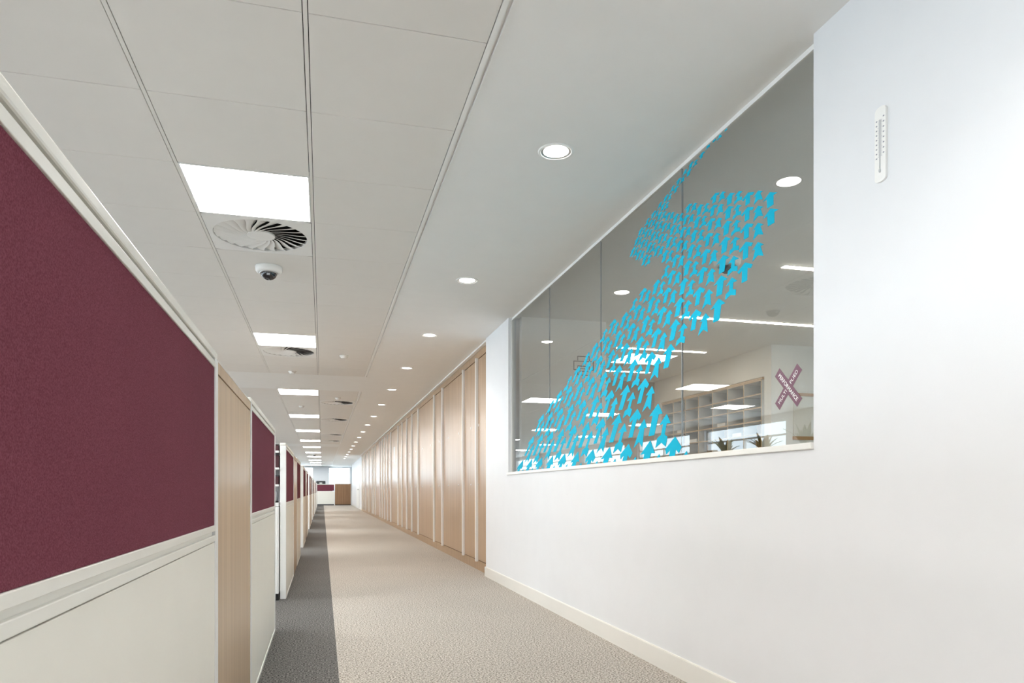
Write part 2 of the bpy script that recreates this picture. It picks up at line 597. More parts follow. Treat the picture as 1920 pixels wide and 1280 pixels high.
# swirl diffusers
def diffuser_meshes():
    R, n = 0.302, 72
    bm = bmesh.new()
    out, inn, inu = [], [], []
    for i in range(n):
        a = 2 * math.pi * i / n
        ca, sa = math.cos(a), math.sin(a)
        k = min((TW / 2 - g) / max(abs(ca), 1e-9), (PY / 2 - g) / max(abs(sa), 1e-9))
        out.append(bm.verts.new((ca * k, sa * k, 0)))
        inn.append(bm.verts.new((ca * R, sa * R, 0)))
        inu.append(bm.verts.new((ca * R, sa * R, 0.022)))
    for i in range(n):
        j = (i + 1) % n
        bm.faces.new((out[i], out[j], inn[j], inn[i]))
        bm.faces.new((inn[i], inn[j], inu[j], inu[i]))
    plate = to_mesh(bm, 'face_plate')
    # blade: leading edge low, trailing edge raised, curved in plan
    N = 24
    vs, fs = [], []
    K, Q = 10, 4
    for i in range(K + 1):
        q = i / K
        r = 0.088 + q * (R - 0.004 - 0.088)
        sw = -0.62 * (1 - q) ** 2.0
        for j in range(Q + 1):
            s = j / Q
            a = sw + s * (2 * math.pi / N) * 1.04
            vs.append((r * math.cos(a), r * math.sin(a), 0.0005 + 0.024 * s ** 1.6 * (0.35 + 0.65 * q)))
    for i in range(K):
        for j in range(Q):
            p = i * (Q + 1) + j
            fs.append((p, p + Q + 1, p + Q + 2, p + 1))
    blade = bpy.data.meshes.new('vane')
    blade.from_pydata(vs, [], fs)
    blade.update()
    for p in blade.polygons:
        p.use_smooth = True
    vs2, fs2 = [], []
    for t in range(N):
        a0 = 2 * math.pi * t / N
        k = len(vs2)
        for x, y, z in vs:
            vs2.append((x * math.cos(a0) - y * math.sin(a0), x * math.sin(a0) + y * math.cos(a0), z))
        fs2 += [tuple(k + q for q in f) for f in fs]
    allb = bpy.data.meshes.new('vanes')
    allb.from_pydata(vs2, [], fs2)
    allb.update()
    hub = lathe_mesh('hub', [(0.0001, 0.0), (0.088, 0.0), (0.092, 0.003), (0.092, 0.012)], 48, False, cap=False)
    void = lathe_mesh('throat', [(0.0001, 0.028), (R + 0.02, 0.028), (R + 0.02, 0.0295), (0.0001, 0.0295)], 48, False, cap=False)
    for m in (plate, blade, allb, hub):
        m.materials.append(M['plate'])
    void.materials.append(M['void'])
    return plate, blade, allb, hub, void, N

plate, blade, allb, hub, void, NV = diffuser_meshes()
dl = {(0, 1, 10): 'round swirl air diffuser with twisted white vanes beside the nearest light panel',
      (0, 1, 16): 'round swirl air diffuser beside the second light panel',
      (1, 0, 2): 'nearest swirl diffuser beyond the smooth ceiling band, on the right of the lights',
      (1, 0, 7): 'second swirl diffuser beyond the smooth ceiling band',
      (1, 0, 14): 'third swirl diffuser beyond the smooth ceiling band',
      (1, 0, 18): 'farthest swirl diffuser, just before the second ceiling band'}
for (fi, c, r), lab in dl.items():
    x0, x1, a, b = tile_at(c, r, FIELDS[fi][0])
    t = thing('air_diffuser', lab, 'diffuser', ((x0 + x1) / 2, (a + b) / 2, ZC), 0, 'swirl air diffusers in the ceiling')
    link('face_plate', plate, None, t)
    link('throat', void, None, t)
    link('hub', hub, None, t)
    if fi == 0:
        for k in range(NV):
            v = link('vane', blade, None, t)
            v.rotation_euler = (0, 0, 2 * math.pi * k / NV)
    else:
        link('vanes', allb, None, t)

# recessed downlights in the plaster
ringm = lathe_mesh('trim_ring', [(0.092, -0.0002), (0.0915, -0.004), (0.086, -0.0065), (0.079, -0.006), (0.076, -0.003)], 40, cap=False)
ringm.materials.append(M['trim'])
refm = lathe_mesh('reflector', [(0.0765, -0.0032), (0.0645, -0.0008)], 40, cap=False)
refm.materials.append(M['steel'])
lensm = lathe_mesh('lens', [(0.0001, -0.0034), (0.052, -0.003), (0.062, -0.0016), (0.065, -0.0004)], 40, cap=False)
lensm.materials.append(M['lens'])
DY = [-1.15, 1.14, 3.435, 5.728, 7.853, 10.05, 12.25, 14.45, 16.75, 19.0, 21.25, 23.5, 25.75, 28.0, 30.25, 32.5, 34.75, 37.0, 39.25]
vis = 0
for y in DY:
    if y > 3:
        lab = ['round recessed downlight nearest the camera, beside the glass window'] [0] if vis == 0 else 'round recessed downlight, %s from the camera along the plaster ceiling' % ORD[vis]
        vis += 1
    else:
        lab = 'round recessed downlight above the camera by the right wall' if y > 0 else 'round recessed downlight behind the camera by the right wall'
    t = thing('downlight', lab, 'downlight', (1.15, y, ZC), 0, 'downlights along the corridor')
    link('trim_ring', ringm, None, t)
    link('reflector', refm, None, t)
    link('lens', lensm, None, t)
    ld = bpy.data.lights.new('downlight_beam', 'SPOT')
    ld.energy = DOWN_WATT
    ld.spot_size = math.radians(118)
    ld.spot_blend = 0.7
    ld.shadow_soft_size = 0.06
    ld.color = (1.0, 0.96, 0.90)
    lo = bpy.data.objects.new('downlight_beam', ld)
    COL.objects.link(lo)
    lo.parent = t
    lo.location = (0, 0, -0.03)

# dome cameras and smoke detectors
basem = lathe_mesh('housing', [(0.0001, 0), (0.098, 0), (0.100, -0.006), (0.097, -0.034), (0.088, -0.045), (0.070, -0.048), (0.066, -0.046), (0.0001, -0.046)], 48, cap=False)
basem.materials.append(M['plate'])
domem = lathe_mesh('dome', [(0.062, -0.044)] + [(0.060 * math.cos(a), -0.050 - 0.052 * math.sin(a)) for a in [i * math.pi / 24 for i in range(0, 13)]], 48, cap=False)
domem.materials.append(M['dome'])
rimm = lathe_mesh('lens_ring', [(0.070, -0.046), (0.069, -0.053), (0.063, -0.055), (0.060, -0.051)], 48, cap=False)
rimm.materials.append(M['steel'])
lensc = lathe_mesh('camera_eye', [(0.0001, -0.104), (0.016, -0.102), (0.019, -0.096), (0.019, -0.085)], 24, cap=False)
lensc.materials.append(M['steel'])
def dome(lab, loc):
    t = thing('security_camera', lab, 'camera', loc, 0, 'dome security cameras')
    for n, m in (('housing', basem), ('dome', domem), ('lens_ring', rimm)):
        link(n, m, None, t)
    return t
d = dome('white dome security camera hanging below the nearest swirl diffuser', (-0.40, 5.78, ZC))
e = link('camera_eye', box_mesh('camera_eye', (-0.012, 0.012, -0.058, -0.050, -0.078, -0.060), 0.003), M['grey'], d)
dome('distant dome security camera in front of the far light panels', (-0.36, 35.0, ZC))
dome('dome security camera on the plaster ceiling by the far window', (1.95, 46.2, ZC))
dome('white dome security camera behind the glass and cyan arrows', (2.93, 4.72, ZC))
smm = lathe_mesh('cap', [(0.0001, -0.038), (0.03, -0.037), (0.042, -0.028), (0.044, -0.012)], 32, cap=False)
smb = lathe_mesh('base', [(0.0001, 0.0), (0.055, 0.0), (0.055, -0.010), (0.044, -0.014), (0.0001, -0.014)], 32, cap=False)
for m in (smm, smb):
    m.materials.append(M['plate'])
for lab, loc in [('small white smoke detector right of the second light panel', (0.267, 9.33, ZC)),
                 ('small white smoke detector before the smooth ceiling band', (-0.42, 10.75, ZC)),
                 ('small white smoke detector left of the third and fourth light panels', (-0.41, 15.1, ZC)),
                 ('small white smoke detector beside the nearest far diffuser', (0.28, 13.6, ZC))]:
    t = thing('smoke_detector', lab, 'detector', loc, 0, 'smoke detectors on the ceiling tiles')
    link('base', smb, None, t)
    link('cap', smm, None, t)

# ------------------------------------------------------------------ internal window
XG = 1.836
ZG0, ZG1 = 1.155, 2.675
win = boxes('window_1', [(XG - 0.006, XG + 0.018, WY0, WY1, ZG1, ZG1 + 0.009), (XG - 0.001, XG + 0.012, WY0, WY1, ZG1 + 0.009, ZC),
                         (XG - 0.012, XG + 0.024, WY1 - 0.012, WY1, ZG0, ZG1),
                         (XG - 0.012, XG + 0.024, WY0, WY0 + 0.012, ZG0, ZG1)], M['trim'])
struct(win, 'long frameless glass screen with cyan arrows', 'window')
sl = bmesh.new()
bm_box(sl, XW - 0.012, XWB, WY0 - 0.0, WY1 - 0.0, WZ, ZG0, 0.003)
bm_box(sl, XW - 0.012, XW - 0.0005, WY1 - 0.01, WY1 + 0.03, WZ, ZG0, 0.003)
link('sill', to_mesh(sl, 'sill'), M['skirting'], win)
edges_y = [WY0 + 0.012, 3.395, 4.53, 5.665, WY1 - 0.012]
for i in range(4):
    me = box_mesh('pane', (XG, XG + 0.010, edges_y[i] + 0.002, edges_y[i + 1] - 0.002, ZG0, ZG1))
    me.materials.append(M['glass'])
    me.materials.append(M['glass_back'])
    for p in me.polygons:
        p.material_index = 0 if p.normal.x < -0.5 else 1
    link('pane', me, None, win)
    if i:
        box('joint_seal', (XG + 0.0005, XG + 0.0095, edges_y[i] - 0.002, edges_y[i] + 0.002, ZG0, ZG1), M['seal'], win)

# cyan arrow graphic: rows of small arrows drawn in perspective
def uvyz(u, v):
    w = 1 / (0.990 - 0.047 * v)
    return 2.70 + 0.1387 * w * u, 3.42 - w

def sym(half, notch=None):
    r = [(-a, b) for a, b in half]
    l = [(a, b) for a, b in reversed(half)]
    return [(0, 0)] + r + ([(0, notch)] if notch else []) + l

SH = {('P', 0): sym([(.30, .27), (.23, .40), (.105, .31), (.105, .85)]),
      ('P', 1): sym([(.31, .34), (.14, .33), (.125, .90)]),
      ('F', 0): sym([(.225, .28), (.10, .28), (.205, .80)], .64),
      ('F', 1): sym([(.235, .28), (.075, .27), (.075, .55), (.205, .62), (.205, .86)], .75)}

def clip(pts, idx, lim, keep_less):
    out = []
    n = len(pts)
    for i in range(n):
        p, q = pts[i], pts[(i + 1) % n]
        ip = (p[idx] <= lim) if keep_less else (p[idx] >= lim)
        iq = (q[idx] <= lim) if keep_less else (q[idx] >= lim)
        if ip:
            out.append(p)
        if ip != iq:
            t = (lim - p[idx]) / (q[idx] - p[idx])
            out.append((p[0] + t * (q[0] - p[0]), p[1] + t * (q[1] - p[1])))
    return out

PR = {-8: (2, 3), -7: (4, 5), -6: (5, 6), -5: (6, 7), -4: (7, 8), -3: (7, 9), -2: (6, 9), -1: (4, 9), 0: (2, 8), 1: (1, 7), 2: (0, 5),
      3: (-1, 4), 4: (-1, 6), 5: (0, 8), 6: (0, 9), 7: (1, 10), 8: (3, 11), 9: (4, 12), 10: (3, 12), 11: (2, 12)}
FR = {-8: (3, 4), -7: (5, 6), -6: (6, 7), -5: (7, 8), -4: (7, 9), -3: (7, 9), -2: (6, 9), -1: (4, 9), 0: (2, 8), 1: (1, 7), 2: (0, 5),
      3: (0, 5), 4: (0, 7), 5: (0, 9), 6: (1, 10), 7: (2, 11), 8: (4, 12), 9: (4, 12), 10: (3, 12), 11: (2, 12)}
mural = thing('arrow_graphic', 'graphic of many small cyan arrows stuck on the glass, forming one large upward arrow', 'sticker', (XG, 4.5, ZG0))
na = 0
for kind, rows, du, dv in (('P', PR, .55, 0.0), ('F', FR, .06, .37)):
    for k, (n0, n1) in rows.items():
        for n in range(n0, n1 + 1):
            v0 = k * (1.018 if k > 0 else 1.0) + dv
            u0 = n + du
            shape = SH[(kind, n % 2)]
            pts = [uvyz(u0 + a, v0 + b) for a, b in shape]
            pts = clip(pts, 1, ZG0 + 0.004, False)
            if len(pts) > 2:
                pts = clip(pts, 1, ZG1 - 0.003, True)
            if len(pts) < 3 or max(p[1] for p in pts) - min(p[1] for p in pts) < 0.006:
                continue
            cl = []
            for p in pts:
                if not cl or (abs(p[0] - cl[-1][0]) + abs(p[1] - cl[-1][1])) > 1e-5:
                    cl.append(p)
            if max(p[0] for p in cl) > WY1 - 0.02:
                continue
            me = prism_mesh('arrow', [(y - 4.5, z - ZG0) for y, z in cl], (-0.0015, 0, 0), (0, 1, 0), (0, 0, 1), (1, 0, 0), 0.001)
            link('arrow', me, M['cyan'], mural)
            na += 1
print('arrows', na)

# MULTIPLIED / PERFORMANCE sign on the glass
cy, cz = 2.503, 1.394
sg = thing('cross_sign', 'mauve cross-shaped sign reading MULTIPLIED and PERFORMANCE on the glass', 'sign', (XG - 0.0012, cy, cz))
def bar(lx, hw, ang):
    c, s = math.cos(ang), math.sin(ang)
    return [(c * a - s * b, s * a + c * b) for a, b in [(-lx, -hw), (lx, -hw), (lx, hw), (-lx, hw)]]
AU, AV, AN = (0, -1, 0), (0, 0, 1), (-1, 0, 0)     # reading direction seen from the corridor
link('band', prism_mesh('band', bar(0.101, 0.0212, math.radians(45)), (0, 0, 0), AU, AV, AN, 0.0006), M['mauve'], sg)
link('band', prism_mesh('band', bar(0.101, 0.0212, math.radians(-45)), (0, 0, 0), AU, AV, AN, 0.0009), M['mauve'], sg)
def glyphs(body, size, along, ang, off, width, squeeze=1.0):
    me = text_mesh(body, size, 0.0002, off, 1.04)
    xs = [v.co.x for v in me.vertices]
    ys = [v.co.y for v in me.vertices]
    k = width / (max(xs) - min(xs))
    mx_, my_ = (max(xs) + min(xs)) / 2, (max(ys) + min(ys)) / 2
    c, s = math.cos(ang), math.sin(ang)
    for v in me.vertices:
        a, b = (v.co.x - mx_) * k + along, (v.co.y - my_) * squeeze
        p = Vector(AU) * (c * a - s * b) + Vector(AV) * (s * a + c * b) + Vector(AN) * (0.0013 + v.co.z)
        v.co = p
    me.materials.clear()
    return link('lettering', me, M['white_ink'], sg)
glyphs('PERFORMANCE', 0.0235, 0.0, math.radians(-45), 0.00025, 0.166)
glyphs('MULTI', 0.022, -0.050, math.radians(45), 0.0, 0.066)
glyphs('PLIED', 0.022, 0.052, math.radians(45), 0.0, 0.062)

# printer symbol on the print-room end wall (taupe outlines)
YP = 6.78
def unproj_y(u, v, Y):
    th = math.atan((960 - VX) / FPX)
    a, b = (u - 960) / FPX, (VY - v) / FPX
    x, y = math.sin(th) + a * math.cos(th), math.cos(th) - a * math.sin(th)
    t = Y / y
    return x * t, H + b * t
icx, icz = 2.565, 2.235
pi_ = thing('printer_symbol', 'taupe outline symbol of a printer on the white wall behind the glass', 'sign', (icx, YP - 0.002, icz))
def stroke(pl, name, w=0.0035):
    bsx = []
    for (a, b), (c, d2) in zip(pl[:-1], pl[1:]):
        bsx.append((min(a, c) - w, max(a, c) + w, -0.001, 0.0015, min(b, d2) - w, max(b, d2) + w))
    boxes(name, bsx, M['grey_ink'], pi_)
q = 0.105
stroke([(-.6 * q, .58 * q), (-.6 * q, .95 * q), (.6 * q, .95 * q), (.6 * q, .58 * q)], 'paper_outline')
stroke([(-.62 * q, -.35 * q), (-q, -.35 * q), (-q, .48 * q), (q, .48 * q), (q, -.35 * q), (.62 * q, -.35 * q)], 'body_outline')
stroke([(-.6 * q, .02 * q), (.6 * q, .02 * q), (.6 * q, -.85 * q), (-.6 * q, -.85 * q), (-.6 * q, .02 * q)], 'tray_outline')
stroke([(-.38 * q, -.24 * q), (.38 * q, -.24 * q)], 'text_line')
stroke([(-.38 * q, -.48 * q), (.38 * q, -.48 * q)], 'text_line')

# thermometer on the white wall
th_ = thing('wall_thermometer', 'white wall thermometer with grey scale marks beside the glass', 'thermometer', (XW, 1.960, 1.997))
pts = []
hw, hh = 0.024, 0.25
for i in range(13):
    a = math.pi * i / 12
    pts.append((hw * math.cos(a), hh - 0.014 + 0.014 * math.sin(a)))
pts += [(-hw, 0.012)] + [(hw * math.cos(a), 0.012 + 0.012 * math.sin(a)) for a in [math.pi * (1 + i / 12) for i in range(1, 12)]] + [(hw, 0.012)]
bmb = link('backing', prism_mesh('backing', pts, (0, 0, 0), AU, AV, AN, 0.008), M['trim'], th_)
md = bmb.modifiers.new('Bevel', 'BEVEL')
md.width = 0.002
md.segments = 2
md.limit_method = 'ANGLE'
me = lathe_mesh('tube', [(0.0001, 0.045), (0.0022, 0.046), (0.0022, 0.205), (0.0001, 0.207)], 12, cap=False)
link('tube', me, M['tube'], th_, (-0.009, 0, 0))
me = lathe_mesh('bulb', [(0.0001, 0.030), (0.003, 0.032), (0.0042, 0.037), (0.003, 0.042), (0.0001, 0.046)], 12, cap=False)
link('bulb', me, M['tube'], th_, (-0.009, 0, 0))
tk = []
for i in range(31):
    z = 0.085 + i * 0.004
    lw = 0.006 if i % 4 == 0 else 0.0035
    tk.append((-0.0085, -0.0079, 0.0035, 0.0035 + lw, z - .0004, z + .0004))
    tk.append((-0.0085, -0.0079, -0.0035 - lw, -0.0035, z - .0004, z + .0004))
boxes('scale_ticks', tk, M['thermo_ink'], th_)
nb = []
for i in range(9):
    z = 0.082 + i * 0.0155
    nb.append((-0.0085, -0.0079, 0.0125, 0.0185, z - .002, z + .002))
for i in range(8):
    z = 0.092 + i * 0.0172
    nb.append((-0.0085, -0.0079, -0.0185, -0.0125, z - .002, z + .002))
boxes('scale_marks', nb, M['thermo_ink'], th_)

# ------------------------------------------------------------------ oak cupboard wall
fins = [8.565, 9.43, 11.154, 12.023, 14.106, 15.14, 16.069, 17.033, 17.999, 19.939, 20.965, 21.908, 22.835, 23.775, 25.85, 26.8, 27.6, 29.5, 31.8, 33.2, 34.6]
DT, DB = 2.585, 0.122
struct(box('trim_2', (XCUP - 0.003, XCUP + 0.03, YC, 35.42, DT + 0.008, 2.678), M['wood_fascia']), 'oak fascia above the cupboard doors', 'trim')
struct(box('trim_3', (XCUP - 0.045, XCUP + 0.03, YC, 35.42, 2.680, 2.699), M['trim']), 'thin white edge trim above the oak cupboards', 'trim')
struct(box('trim_4', (XCUP - 0.002, XCUP + 0.03, YC, 35.42, 0, DB - 0.008), M['wood_fascia']), 'oak plinth below the cupboard doors', 'trim')
struct(box('trim_5', (XCUP + 0.026, XCUP + 0.034, YC, 35.42, 0.0, 2.68), M['gap']), 'dark backing behind the cupboard door gaps', 'trim')
edges = [YC] + fins + [35.41]
lockm = lathe_mesh('lock', [(0.0001, -0.006), (0.009, -0.006), (0.011, 0.0)], 16, cap=False)
lockm.materials.append(M['steel'])
tagm = box_mesh('number_plate', (-0.004, 0, -0.012, 0.012, -0.016, 0.016), 0.001)
tagm.materials.append(M['trim'])
doorc = {}
for i in range(len(edges) - 1):
    a, b = edges[i], edges[i + 1]
    lab = 'oak veneer cupboard between white strips, %s from the white wall corner' % ORD[i]
    t = thing('storage_cupboard', lab, 'cupboard', (XCUP, a, 0), 0, 'oak cupboards along the corridor')
    y0 = 0.02 if i else 0.0
    w = b - a - y0 - (0.02 if i < len(edges) - 2 else 0)
    box('carcass', (0.035, 0.45, 0.0, b - a, 0.0, 2.68), M['wood_fascia'], t)
    n = max(1, round(w / 0.47))
    dw = w / n
    for k in range(n):
        d0 = y0 + k * dw
        dme = box_mesh('door', (0, 0.022, d0 + 0.0015, d0 + dw - 0.0015, DB, DT), 0.001, 1)
        d = link('door', dme, M['wood_wall'], t)
        side = d0 + dw - 0.03
        if k % 2 == 0:
            l = link('lock', lockm, None, d, (0, side, 1.05))
            l.rotation_euler = (0, math.radians(90), 0)
            link('number_plate', tagm, None, d, (0, side, 1.777))
    if i < len(edges) - 2:
        box('edge_strip', (-0.030, 0.024, b - a - 0.0195, b - a + 0.0195, DB - 0.022, DT + 0.018), M['post'], t, 0.002)

# notice on a cupboard door
nt_ = box('paper_notice', (XCUP - 0.002, XCUP, 18.9, 19.25, 1.72, 2.14), M['paper'])
tag(nt_, 'white paper notice stuck on an oak cupboard door half way down', 'notice')

# ------------------------------------------------------------------ desk screens and cabinets on the left
XF = -0.317
def screen(ya, yb, label, group='maroon fabric desk screens along the corridor'):
    t = thing('desk_screen', label, 'screen', (XF, ya, 0), 0, group)
    L = yb - ya
    T = 0.05
    pw = 0.045
    s0, s1 = pw, L - pw
    box('core', (-T + 0.018, -0.030, s0 - .01, s1 + .01, 0.02, 1.3788), M['core'], t)
    box('top_cap', (-T, 0.0, 0.0, L, 1.379, 1.401), M['rail'], t, 0.004)
    box('upper_rail', (-T, 0.0, s0, s1, 1.349, 1.3685), M['rail'], t, 0.0015)
    box('fabric_panel', (-T + 0.004, -0.003, s0 + .001, s1 - .001, 0.866, 1.349), M['fabric'], t, 0.002)
    box('middle_rail', (-T, 0.0, s0, s1, 0.848, 0.866), M['rail'], t, 0.0015)
    box('channel', (-T + 0.006, -0.008, s0, s1 - 0.012, 0.836, 0.848), M['rail'], t)
    box('lower_rail', (-T, 0.0, s0, s1, 0.817, 0.836), M['rail'], t, 0.0015)
    box('lower_panel', (-T + 0.004, -0.002, s0 + .001, s1 - .001, 0.018, 0.8145), M['cream'], t, 0.0015)
    box('bottom_rail', (-T, 0.003, s0, s1, 0.0, 0.018), M['rail'], t, 0.002)
    box('post', (-T, 0.001, 0.0, pw - .001, 0.0, 1.378), M['post'], t, 0.002)
    box('post', (-T, 0.001, L - pw + .001, L, 0.0, 1.378), M['post'], t, 0.002)
    return t

def cabinet(ya, yb, label):
    t = thing('storage_cabinet', label, 'cabinet', (XF, ya, 0), 0, 'oak storage cabinets between the screens')
    L = yb - ya
    box('body', (-0.46, -0.002, 0.008, L - 0.008, 0.0, 1.336), M['wood'], t, 0.001)
    box('top_board', (-0.46, 0.0, 0.008, L - 0.008, 1.3395, 1.377), M['wood'], t, 0.001)
    box('top_edging', (-0.46, 0.0005, 0.008, L - 0.008, 1.3772, 1.3805), M['post'], t)
    box('edging', (-0.46, 0.0005, 0.0, 0.0078, 0.0, 1.3805), M['post'], t)
    box('edging', (-0.46, 0.0005, L - 0.0078, L, 0.0, 1.3805), M['post'], t)
    return t

PER = 5.95
banks = [(0.55, 2.385, 3.45, 5.20)]
for i in range(1, 8):
    s = 6.68 + (i - 1) * PER
    banks.append((s, s + 1.84, s + 2.88, s + 4.45))
bi = 0
for i, (a, b, c, d) in enumerate(banks):
    if i == 0:
        l1, l2, l3 = ('large maroon fabric desk screen nearest the camera', 'pale oak storage cabinet between the two nearest maroon screens',
                      'maroon desk screen between the nearest oak cabinet and the first gap')
    else:
        l1 = 'near maroon screen of the %s bank from the camera' % ORD[i]
        l2 = 'oak cabinet of the %s bank of screens from the camera' % ORD[i]
        l3 = 'far maroon screen of the %s bank from the camera' % ORD[i]
    screen(a, b - 0.003, l1)
    cabinet(b, c, l2)
    screen(c + 0.003, d, l3)

# open shelf unit and things seen through the first gap
su = thing('shelf_unit', 'white open shelf unit over a cupboard, seen through the first gap in the screens', 'shelf unit', (-0.375, 6.58, 0))
WX = -0.85
box('cupboard', (WX, 0, 0.012, 0.40, 0.06, 0.83), M['post'], su, 0.002)
box('cupboard_door', (WX + 0.01, -0.012, 0.0, 0.0115, 0.07, 0.80), M['post'], su, 0.002)
box('plinth', (WX, 0, 0.03, 0.40, 0.0, 0.059), M['black'], su)
box('worktop', (WX, 0, 0.0, 0.40, 0.835, 0.865), M['post'], su, 0.002)
box('back', (WX, 0, 0.38, 0.40, 0.866, 1.395), M['post'], su)
for z in (1.01, 1.16, 1.31):
    box('shelf', (WX, 0, 0.05, 0.379, z, z + 0.018), M['post'], su, 0.001)
bx = thing('box_file', 'dark maroon box file with a cream letter on the white shelf in the gap', 'box file', (-0.47, 6.70, 1.178))
box('case', (-0.06, 0.092, 0, 0.22, 0, 0.115), M['maroon_box'], bx, 0.003)
boxes('letter', [(0.022, 0.032, -0.001, 0, 0.02, 0.07), (0.010, 0.044, -0.001, 0, 0.07, 0.078), (0.014, 0.040, -0.001, 0, 0.014, 0.02)], M['cream'], bx)
bx = thing('box_file', 'small dark box on the top of the white shelf in the gap', 'box file', (-0.45, 6.70, 1.329))
box('case', (-0.05, 0.07, 0, 0.2, 0, 0.05), M['maroon_box'], bx, 0.003)
box('lid', (-0.052, 0.072, -0.002, 0.202, 0.0505, 0.06), M['black'], bx, 0.002)
bx = thing('box_file', 'dark box on the second white shelf in the gap', 'box file', (-0.44, 6.70, 1.029))
box('case', (-0.05, 0.06, 0, 0.2, 0, 0.07), M['maroon_box'], bx, 0.003)
box('lid', (-0.052, 0.062, -0.002, 0.202, 0.0705, 0.082), M['darkgrey'], bx, 0.002)
tub = thing('desk_tub', 'rounded grey tub standing on the worktop in the gap', 'tub', (-0.44, 6.72, 0.866))
link('shell', lathe_mesh('shell', [(0.0001, 0), (0.04, 0), (0.052, 0.01), (0.056, 0.06), (0.046, 0.10), (0.03, 0.112), (0.0001, 0.115)], 28, cap=False), M['grey'], tub)
link('base_ring', lathe_mesh('base_ring', [(0.057, 0.0), (0.06, 0.006), (0.057, 0.012)], 28, cap=False), M['black'], tub)

# far end: low screens, cabinet and printer
YS = 48.7
def end_screen(x0, x1, label):
    t = thing('desk_screen', label, 'screen', (x0, YS, 0), 0, 'screens across the far end')
    L = x1 - x0
    box('fabric_panel', (0.05, L - 0.05, 0.003, 0.045, 0.96, 1.37), M['fabric'], t)
    box('lower_panel', (0.05, L - 0.05, 0.003, 0.045, 0.08, 0.95), M['cream'], t)
    box('top_cap', (0, L, 0, 0.05, 1.37, 1.41), M['rail'], t)
    box('bottom_rail', (0.05, L - 0.05, 0, 0.05, 0.0, 0.079), M['darkgrey'], t)
    box('post', (0, 0.05, 0, 0.05, 0, 1.37), M['post'], t)
    box('post', (L - 0.05, L, 0, 0.05, 0, 1.37), M['post'], t)
    return t
end_screen(-0.62, 0.80, 'maroon and white screen across the far end, left of the brown cabinet')
end_screen(1.86, 2.9, 'maroon and white screen across the far end, right of the brown cabinet')
t = thing('storage_cabinet', 'brown oak cabinet at the far end of the corridor', 'cabinet', (0.81, YS, 0))
box('body', (0.0, 1.03, 0.0, 0.45, 0.05, 1.40), M['wood_dark'], t)
box('top_board', (0.0, 1.03, -0.005, 0.45, 1.402, 1.43), M['wood_dark'], t)
box('plinth', (0.02, 1.01, 0.02, 0.45, 0.0, 0.049), M['black'], t)
t = thing('far_desk', 'white cabinet behind the far maroon screen', 'cabinet', (-0.55, YS + 0.2, 0))
box('body', (0, 1.2, 0, 0.6, 0, 1.40), M['post'], t)
box('top_board', (-0.01, 1.21, -0.01, 0.61, 1.401, 1.42), M['post'], t)
t = thing('printer', 'dark desktop printer with white paper at the far end', 'printer', (-0.1, YS + 0.4, 1.42))
box('body', (-0.3, 0.3, -0.15, 0.2, 0, 0.16), M['darkgrey'], t, 0.01)
box('lid', (-0.29, 0.29, -0.14, 0.19, 0.161, 0.20), M['black'], t, 0.006)
box('paper_tray', (-0.09, 0.09, -0.26, -0.151, 0.02, 0.09), M['paper'], t)

# ------------------------------------------------------------------ print room contents
def linear(x0, x1, y, label):
    t = thing('linear_light', label, 'light', (x0, y, ZC), 0, 'linear lights in the print room ceiling')
    L = x1 - x0
    box('housing', (0, L, -0.030, 0.030, -0.004, 0), M['trim'], t, 0.001)
    box('lit_strip', (0.01, L - 0.01, -0.022, 0.022, -0.008, -0.0042), M['strip'], t)
linear(3.42, 4.63, 4.735, 'linear strip light behind the glass, nearest the right jamb')
linear(3.42, 5.05, 6.36, 'long linear strip light behind the glass, second from the right jamb')
linear(3.42, 4.63, 7.93, 'linear strip light behind the glass just above the mirrored panel')
linear(3.42, 4.63, 9.50, 'farthest linear strip light behind the cyan arrows')
linear(3.42, 4.63, 3.1, 'linear strip light out of view behind the right wall')
linear(3.42, 4.63, 1.5, 'linear strip light behind the wall with the thermometer')

SX, SY = 5.105, 7.475
sh = thing('pigeonhole_shelves', 'beech edged pigeonhole shelves on the wall behind the glass', 'shelves', (SX, SY, 0))
NCOL, CW, RH, ZT = 7, 0.370, 0.163, 2.305
LEN = NCOL * CW
DEP = 0.385
Z0 = ZT - 8 * RH
def lipped(name, b):
    """pale board with a beech front edge"""
    m_ = box_mesh(name, b)
    m_.materials.append(M['shelf_in'])
    m_.materials.append(M['shelf_wood'])
    for p in m_.polygons:
        p.material_index = 1 if p.normal.x < -0.5 else 0
    return m_
upm = lipped('upright', (0.0, DEP - 0.006, -0.009, 0.009, Z0, ZT))
shm = lipped('shelf', (0.001, DEP - 0.006, -CW / 2 + 0.0095, CW / 2 - 0.0095, -0.008, 0.008))
for i in range(NCOL + 1):
    link('upright', upm, None, sh, (0, i * CW, 0))
for r in range(9):
    for i in range(NCOL):
        link('shelf', shm, None, sh, (0, (i + 0.5) * CW, Z0 + r * RH))
box('back_panel', (DEP - 0.0055, DEP, 0, LEN, Z0, ZT), M['shelf_in'], sh)
box('top_board', (-0.004, DEP, -0.025, LEN + 0.02, ZT + 0.009, ZT + 0.03), M['shelf_wood'], sh)
box('base_cabinet', (0.0, DEP, -0.01, LEN + 0.01, 0.0, Z0 - 0.02), M['shelf_wood'], sh)
k = 0
